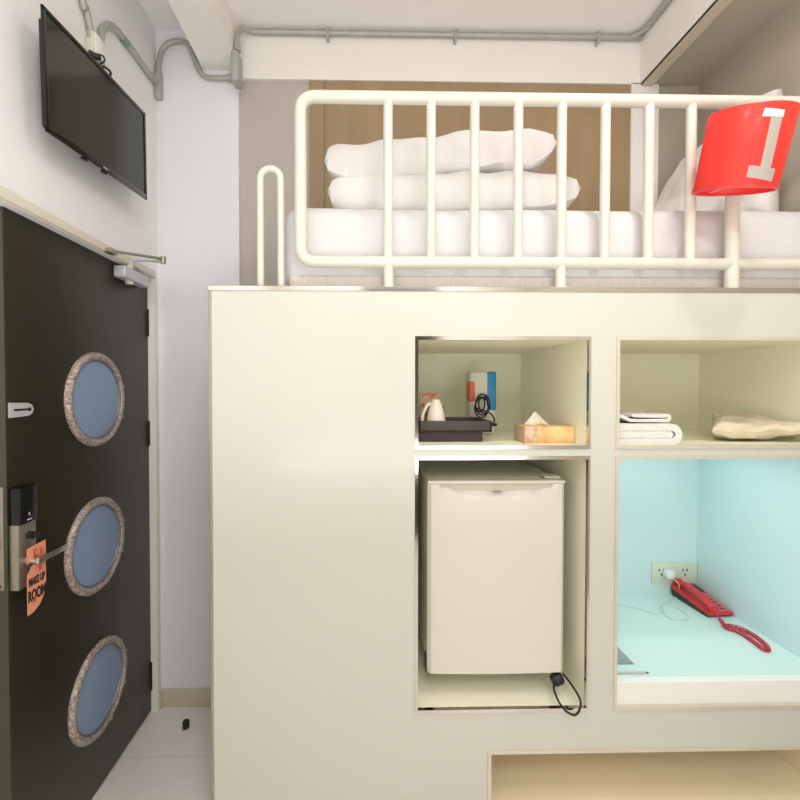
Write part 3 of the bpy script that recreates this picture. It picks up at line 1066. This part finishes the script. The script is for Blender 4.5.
ZM = PY(505, 207, 1.50).z           # mattress top
YM0 = 1.475
xa_, xb_ = PY(327, 190, 1.60).x, PY(580, 190, 1.60).x
zA = ZM + .096
bd = pillow((xa_, 1.58, zA - .01), (xb_, 1.58, zA + .01), (xb_ - .02, 2.03, zA), (xa_ + .02, 2.03, zA), .165, (0, 0, 1), seed=1)
o = obj('pillow', bd, LINEN)
tag(o, 'lower white pillow of the stack of two on the bunk mattress', 'pillow', 'stacked pillows on the bunk')
xa_, xb_ = PY(324, 165, 1.60).x, PY(558, 160, 1.60).x
zB = ZM + .262
bd = pillow((xa_, 1.57, zB - .075), (xb_, 1.60, zB + .02), (xb_ - .02, 2.02, zB + .03), (xa_ + .02, 2.02, zB - .05), .155, (0, 0, 1), seed=5)
o = obj('pillow', bd, LINEN)
tag(o, 'upper white pillow tilted on top of the stack of two on the bunk', 'pillow', 'stacked pillows on the bunk')
# pillow leaning in the right corner
bd = pillow((1.21, 2.03, ZM + .02), (1.535, 1.62, ZM + .01), (1.52, 1.60, 2.60), (1.47, 2.02, 2.52), .13, (1, .5, -.35), seed=8, pinch=.05)
o = obj('pillow', bd, LINEN)
tag(o, 'large white pillow propped upright in the right corner of the bunk behind the red lamp', 'pillow')
# beige pillow on the towel shelf
xa_, xb_ = PY(711, 432, 1.52).x, XE - T - .012
bd = pillow((xa_, 1.52, sh + .036), (xb_, 1.46, sh + .050), (xb_, 1.84, sh + .055), (xa_ + .24, 1.82, sh + .055), .080, (0, 0, 1), seed=12, amp=.018, p=3)
o = obj('small_pillow', bd, LINENB)
tag(o, 'flat creased beige pillow on the shelf right of the folded towels', 'pillow')

# ------------------------------------------------------------------ mattress
XM0 = PY(280.5, 240, 1.49).x
ms = thing('mattress', 'white sheeted single mattress lying on top of the cabinet behind the rail', 'mattress', ((XM0 + XE) / 2, 1.77, ZT))
bd = B().box(XM0, XE - .001, YM0, 2.06, ZT + .002, ZM, .065, 8)
bmesh.ops.subdivide_edges(bd.bm, edges=[e for e in bd.bm.edges if e.calc_length() > .3], cuts=24, use_grid_fill=True)
for v in bd.bm.verts:
    if v.co.z > ZM - .12:
        v.co.z += noise.noise(V((v.co.x * 2.3, v.co.y * 4, 1))) * .006
        v.co.z += .012 * max(0, v.co.x - 1.05)
    v.co.y += noise.noise(V((v.co.x * 3, 2, v.co.z * 4))) * .004
obj('fitted_sheet', bd, SHEET, ms)
bd = B().box(XM0 + .03, XE - .004, YM0 - .006, YM0 + .05, ZT + .002, ZT + .062, .012, 3)
obj('base_cover', bd, VALANCE, ms)

# ---------------------------------------------------------------------- rail
YR = 1.432
xl_ = PY(300.5, 180, YR).x
zr1, zr0 = PY(520, 99.5, YR).z, PY(520, 263, YR).z
rail = thing('safety_rail', 'cream tubular safety rail with vertical bars along the bunk edge', 'bed rail', (.5, YR, ZT))
tr_ = .0205
pth = [V((XE - .004, YR, zr1)), V((xl_, YR, zr1)), V((xl_, YR, zr0)), V((XE - .004, YR, zr0))]
p1_ = fillet(pth, .05, 10)
obj('frame', B().tube(p1_, .0195, 16), RAILM, rail)
for px in (388, 431, 474.5, 518, 561.5, 605, 648.5, 690.5):
    x_ = PY(px, 180, YR).x
    obj('bar', B().cyl((x_, YR, zr0), (x_, YR, zr1), .0155, n=16), RAILM, rail)
for px in (388.5, 560.5):
    x_ = PY(px, 280, YR).x
    obj('post', B().cyl((x_, YR, ZT + .010), (x_, YR, zr0), .0165, n=16).cyl((x_, YR, ZT + .010), (x_, YR, ZT + .014), .024, n=20), RAILM, rail)
x_ = 1.50
obj('post', B().cyl((x_, YR, ZT + .010), (x_, YR, zr0), .0165, n=16), RAILM, rail)
obj('bar', B().cyl((x_, YR, zr0), (x_, YR, zr1), .0155, n=16), RAILM, rail)

# grab handle
yg = 1.45
ga, gb = PY(260.5, 240, yg).x, PY(281, 240, yg).x
gz = PY(271, 169, yg).z
rg_ = (gb - ga) / 2
pts = [V((ga, yg, ZT))] + [V(((ga + gb) / 2 - rg_ * math.cos(t_), yg, gz - rg_ + rg_ * math.sin(t_))) for t_ in [i * PI / 16 for i in range(17)]] + [V((gb, yg, ZT))]
gh = obj('grab_handle', B().tube(pts, .0115, 14), RAILM)
tag(gh, 'narrow white arched grab handle standing on the cabinet left of the mattress', 'handle')

# ---------------------------------------------------------------------- lamp
yl = 1.305
lx = PY(732, 240, YR).x
cB, cTp = PY(733.5, 191, yl), PY(752.5, 112, yl - .06)
ax = (cTp - cB)
hs = ax.length
ax.normalize()
Z_ = ax
Y_ = (V((0, -1, 0)) - Z_ * V((0, -1, 0)).dot(Z_)).normalized()   # towards viewer
X_ = Y_.cross(Z_)
ML = Matrix((X_, Y_, Z_)).transposed().to_4x4()
ML = Matrix.Translation(cB) @ ML
rb, rt = .1005, .103
lamp = thing('bunk_lamp', 'red tilted lamp with a pale letter I on its shade and a cream pole', 'lamp', (lx, YR, ZT))
shade = obj('lamp_shade', B().lathe([(rb - .003, .0), (rb, -.001), (rb + .001, .004), (rt, hs - .003), (rt - .002, hs), (rt - .005, hs - .002), (rb - .004, .003), (rb - .003, 0)], ML, 72), SHADE, lamp)
obj('shade_rim', B().lathe([(rb + .0035, -.003), (rb + .0035, .006), (rb - .005, .006), (rb - .005, -.003), (rb + .0035, -.003)], ML, 72), RED, shade)


def wrap(poly_uv, nm, m, off=.0012):
    """flat mark bent onto the shade; u = arc metres, v = height"""
    b_ = B()
    (u0, v0), (u1, v1), (u2, v2), (u3, v3) = poly_uv
    nu_, nv_ = 10, 10
    g = []
    for j in range(nv_ + 1):
        t_ = j / nv_
        row = []
        for i in range(nu_ + 1):
            s_ = i / nu_
            u = (u0 * (1 - s_) + u1 * s_) * (1 - t_) + (u3 * (1 - s_) + u2 * s_) * t_
            v = (v0 * (1 - s_) + v1 * s_) * (1 - t_) + (v3 * (1 - s_) + v2 * s_) * t_
            r_ = rb + (rt - rb) * v / hs + off
            th = PI / 2 - u / .117
            row.append(b_.bm.verts.new(ML @ V((r_ * math.cos(th), r_ * math.sin(th), v))))
        g.append(row)
    for j in range(nv_):
        for i in range(nu_):
            b_.bm.faces.new((g[j][i], g[j][i + 1], g[j + 1][i + 1], g[j + 1][i]))
    return b_
def px_uv(px, py):
    """where the sight line through a measured point meets the shade"""
    r = ray(px, py)
    Mi = ML.inverted()
    o_ = Mi @ CAM
    dd = (Mi.to_3x3() @ r)
    s0 = None
    R_ = (rb + rt) / 2
    for _ in range(4):
        A_ = dd.x ** 2 + dd.y ** 2
        B_ = 2 * (o_.x * dd.x + o_.y * dd.y)
        C_ = o_.x ** 2 + o_.y ** 2 - R_ ** 2
        disc = max(0, B_ * B_ - 4 * A_ * C_)
        t_ = (-B_ - math.sqrt(disc)) / (2 * A_)
        h_ = o_ + dd * t_
        R_ = rb + (rt - rb) * max(0, min(1, h_.z / hs))
    return ((PI / 2 - math.atan2(h_.y, h_.x)) * .117, h_.z)


def mark(pts4, m, nm='letter_mark'):
    uv = [px_uv(*p) for p in pts4]
    obj(nm, wrap(uv, nm, m), m, shade)


mark([(746, 177), (771, 182), (775, 169), (749, 165.5)], GREYMK)
mark([(760, 167.5), (770, 169), (782, 117), (771, 117)], GREYMK)
mark([(762, 116.5), (783, 117), (784.5, 110), (765, 108)], LITMK)
obj('pole', B().cyl((lx, YR, ZT + .0102), (lx, YR, cB.z + .10), .0205, n=24), RAILM, lamp)
neck = B().cyl((lx, YR - .012, cB.z + .07), cB + ax * .055, .009, n=16).cyl(cB + ax * .03, cB + ax * .06, .014, n=16)
for k in range(3):
    a_ = 2 * PI * k / 3 + .5
    neck.tube([cB + ax * .02, ML @ V((rb * math.cos(a_), rb * math.sin(a_), .006))], .002, 6)
obj('socket', neck, OFFW, lamp)
obj('bulb', B().lathe([(0, .155), (.015, .152), (.027, .135), (.03, .12), (.026, .10), (.014, .08), (.012, .055), (0, .055)], ML, 24), BULB, lamp)

# --------------------------------------------------------- telephone on desk
zd = zdesk + .0005
ph_x, ph_y = 1.492, 1.925
Mp = Matrix.Translation((ph_x, ph_y, zd)) @ Matrix.Rotation(math.radians(3), 4, 'Z')
ph = thing('telephone', 'red corded desk telephone with dark base in the corner of the mint desk niche', 'telephone', (ph_x, ph_y, zd))
def pobj(nm, bd_, m, par=ph):
    bd_.bm.transform(Mp)
    return obj(nm, bd_, m, par)
L2, Wd = .108, .056
# wedge base: low at front, high at the back
prof_ = [(-L2, .0), (L2, .0), (L2, .048), (-L2, .016)]
pobj('base', B().prism([(-L2 + .012, 0), (L2 - .012, 0), (L2, .030), (-L2, .010)], -Wd, Wd, lambda u, v, w_: (w_, u, v)), DARKG)
top = pobj('housing', B().prism([(-L2, .011), (L2, .031), (L2 - .004, .052), (-L2 + .002, .021)], -Wd + .001, Wd - .001, lambda u, v, w_: (w_, u, v)), RED)
def slope(y):
    return .021 + (y + L2) / (2 * L2) * .031
bd = B()
bd2 = B()
for r_ in range(5):
    for c_ in range(3):
        yy = -.085 + r_ * .022
        xx = .006 + c_ * .014
        bd.box(xx - .0048, xx + .0048, yy - .007, yy + .007, slope(yy) + .0005, slope(yy) + .005, .0012, 1)
bd2.prism([(-.098, slope(-.098) + .0002), (.02, slope(.02) + .0002), (.02, slope(.02) + .0014), (-.098, slope(-.098) + .0014)], -.004, Wd - .004, lambda u, v, w_: (w_, u, v))
kp = pobj('keypad', bd2, KEYM)
pobj('keys', bd, mat('dusky_keys', (150, 84, 84), .4), kp)
pobj('display', B().prism([(.038, slope(.038)), (.088, slope(.088)), (.088, slope(.088) + .003), (.038, slope(.038) + .003)], -.002, Wd - .006, lambda u, v, w_: (w_, u, v)), DARKG)
# handset
hp = [V((-.028, y_, slope(y_) + z_)) for y_, z_ in ((-.108, .012), (-.09, .016), (-.06, .024), (0, .029), (.055, .024), (.085, .016), (.102, .012))]
hb = B()
rgs = []
sp_ = smoothpath(hp, 6)
n_ = len(sp_)
for i, p in enumerate(sp_):
    u = i / (n_ - 1)
    e_ = abs(u * 2 - 1)
    wd_ = .017 + .006 * max(0, (e_ - .6) / .4)
    ht_ = .009 + .008 * max(0, (e_ - .62) / .38)
    if e_ > .96:
        wd_ *= .85
        ht_ *= .7
    rgs.append([hb.bm.verts.new(p + V((wd_ * math.copysign(abs(math.cos(a_)) ** .6, math.cos(a_)), 0, ht_ * math.copysign(abs(math.sin(a_)) ** .6, math.sin(a_))))) for a_ in [2 * PI * k / 16 for k in range(16)]])
for i in range(n_ - 1):
    for k in range(16):
        hb.bm.faces.new((rgs[i][k], rgs[i][(k + 1) % 16], rgs[i + 1][(k + 1) % 16], rgs[i + 1][k]))
hb.bm.faces.new(rgs[0])
hb.bm.faces.new(rgs[-1][::-1])
pobj('handset', hb, RED)
# coiled cord doubled on the desk
P_ = lambda px, py, z=.008: PZ(px, py, zdesk + z)
st = Mp @ V((-.028, -.104, .028))
ctr = smoothpath([st, P_(722, 622, .02), P_(727, 628), P_(737, 631), P_(750, 639), P_(762, 648), P_(768, 650), P_(766, 645), P_(755, 636), P_(742, 629), P_(732, 626), P_(724, 626)], 14)
hel = []
n_ = len(ctr)
dist = 0
sub_ = []
for i in range(n_ - 1):
    for k in range(6):
        sub_.append(ctr[i].lerp(ctr[i + 1], k / 6))
prev = sub_[0]
for i, p in enumerate(sub_):
    dist += (p - prev).length
    prev = p
    tn = (sub_[min(i + 1, len(sub_) - 1)] - sub_[max(i - 1, 0)]).normalized()
    sd = tn.cross(V((0, 0, 1))).normalized()
    up = sd.cross(tn)
    a_ = dist / .0045 * 2 * PI
    rr_ = .0072 if i > 60 else .0015
    hel.append(p + (sd * math.cos(a_) + up * math.sin(a_)) * rr_)
obj('coiled_cord', B().tube(hel, .0014, 5), CORDR, ph)

# wall socket
sx0, sx1 = PY(651, 572, YN).x, PY(699, 572, YN).x
sz1, sz0 = PY(675, 562, YN).z, PY(675, 583, YN).z
so = thing('wall_socket', 'pale wide wall socket plate low on the back of the mint desk niche', 'socket', ((sx0 + sx1) / 2, YN, sz0))
sx1 = min(sx1, XE - T - .002)
obj('plate', B().box(sx0, sx1, YN - .008, YN, sz0, sz1, .003), SOCK, so)
szm = (sz0 + sz1) / 2
HOLES = mat('socket_holes', (70, 84, 78), .5)
for cx_ in (sx0 + .045, sx1 - .06):
    bd = B()
    for (dx, dz) in ((-.010, .016), (.010, .016), (0, -.006)):
        bd.box(cx_ + dx - .003, cx_ + dx + .003, YN - .0092, YN - .0078, szm + dz - .006, szm + dz + .005)
    obj('socket_holes', bd, HOLES, so, smooth=False)
# charger plug with cable
pcx = PY(668, 574, YN - .02).x
pl = thing('charger_cable', 'thin white cable from a plug in the wall socket, looping across the mint desk', 'cable', (pcx, YN, zdesk))
obj('plug', B().box(pcx - .018, pcx + .018, YN - .045, YN - .0085, szm - .014, szm + .022, .007, 3), WHITE, pl)
k_ = V((pcx + .01, YN - .04, szm - .01))
pts = [k_, V((pcx + .03, YN - .05, szm - .035)), V((pcx + .03, YN - .05, zdesk + .02)), P_(676, 598, .003), P_(665, 603, .003), P_(660, 608, .003), P_(668, 617, .003), P_(684, 620, .003), P_(688, 616, .003), P_(675, 607, .003),
       P_(662, 605, .003), P_(664, 613, .003), P_(650, 612, .003), P_(632, 607, .003), P_(612, 603, .003)]
obj('cord', B().tube(smoothpath(pts, 8), .0020, 8), CLEARC, pl)
a_ = P_(634, 664, .0015)
o = obj('grey_leaflet', B().box(a_.x - .105, a_.x, a_.y, a_.y + .14, zdesk + .0003, zdesk + .003, .0006), CARDM)
tag(o, 'small glossy grey leaflet at the left front of the mint desk', 'leaflet')
a_ = P_(649, 673, .002)
pen = thing('pen', 'slim grey pen lying along the front edge of the mint desk', 'pen', (a_.x - .06, a_.y, zdesk))
obj('barrel', B().tube([(a_.x - .12, a_.y + .002, zdesk + .0042), (a_.x - .012, a_.y, zdesk + .0042)], .0038, 10), SILVER, pen)
obj('tip', B().cyl((a_.x - .012, a_.y, zdesk + .0042), (a_.x, a_.y, zdesk + .003), .0036, .0008, n=10), DARKG, pen)

# door stop on the floor
ds = PZ(186, 728, 0)
st_ = thing('door_stop', 'small black rubber door stop screwed to the floor behind the door', 'door stop', (ds.x, ds.y, 0))
obj('foot_plate', B().lathe([(0, 0), (.018, 0), (.018, .004), (.014, .006), (0, .006)], Matrix.Translation((ds.x, ds.y, 0)), 24), CHROME, st_)
obj('rubber_bumper', B().lathe([(0, .006), (.012, .006), (.015, .012), (.015, .028), (.011, .034), (0, .034)], Matrix.Translation((ds.x, ds.y, 0)), 24), RUBBER, st_)

# ------------------------------------------------------------------ lighting
def area(name, loc, rot, size, power, col=(1, 1, 1), sy=None):
    l = bpy.data.lights.new(name, 'AREA')
    l.energy = power
    l.color = col
    l.size = size
    if sy:
        l.shape = 'RECTANGLE'
        l.size_y = sy
    o_ = bpy.data.objects.new(name, l)
    C.objects.link(o_)
    o_.location = loc
    o_.rotation_euler = rot
    return o_


area('ceiling_light', (.05, .15, 3.02), (0, 0, 0), .30, 7, (1, .98, .95))
area('bunk_ceiling_light', (1.0, .72, 3.04), (0, 0, 0), .14, 9, (1, .98, .95))
area('rear_fill_light', (.5, -1.0, 3.0), (0, 0, 0), .5, 16, (1, .99, .96))  # added fill, brightens the rear wall that the metal frames reflect
area('room_fill_light', (.2, -1.3, 2.75), (math.radians(50), 0, 0), 1.8, 8, (1, .99, .98), .6)  # added soft fill from behind the camera, not a fixture of the room
area('bounce_light', (.1, -.5, 1.0), (PI, 0, 0), 1.4, 31, (1, 1, 1))  # added upward fill to brighten the ceiling
area('niche_fill_light', (1.15, -1.5, 1.2), (PI / 2, 0, 0), .8, 9, (.98, .99, 1), 1.4)  # added front fill for niches and lower cabinet, no window stands here
area('desk_strip_light', (1.15, 1.70, zs0 - .014), (0, 0, 0), .6, 1.3, (.95, 1, .99), .4)
lb = bpy.data.lights.new('bulb_light', 'POINT')
lb.energy = 3.0
lb.shadow_soft_size = .03
lb.color = (1, .8, .7)
lo = bpy.data.objects.new('bulb_light', lb)
C.objects.link(lo)
lo.location = ML @ V((0, 0, .12))

w = bpy.data.worlds.new('world')
bpy.context.scene.world = w
w.use_nodes = True
bg = w.node_tree.nodes['Background']
bg.inputs['Color'].default_value = (1, .985, .96, 1)
bg.inputs['Strength'].default_value = .6
sc = bpy.context.scene
sc.view_settings.view_transform = 'Standard'
sc.view_settings.look = 'None'
sc.view_settings.exposure = -.04
sc.cycles.max_bounces = 8
sc.cycles.diffuse_bounces = 5
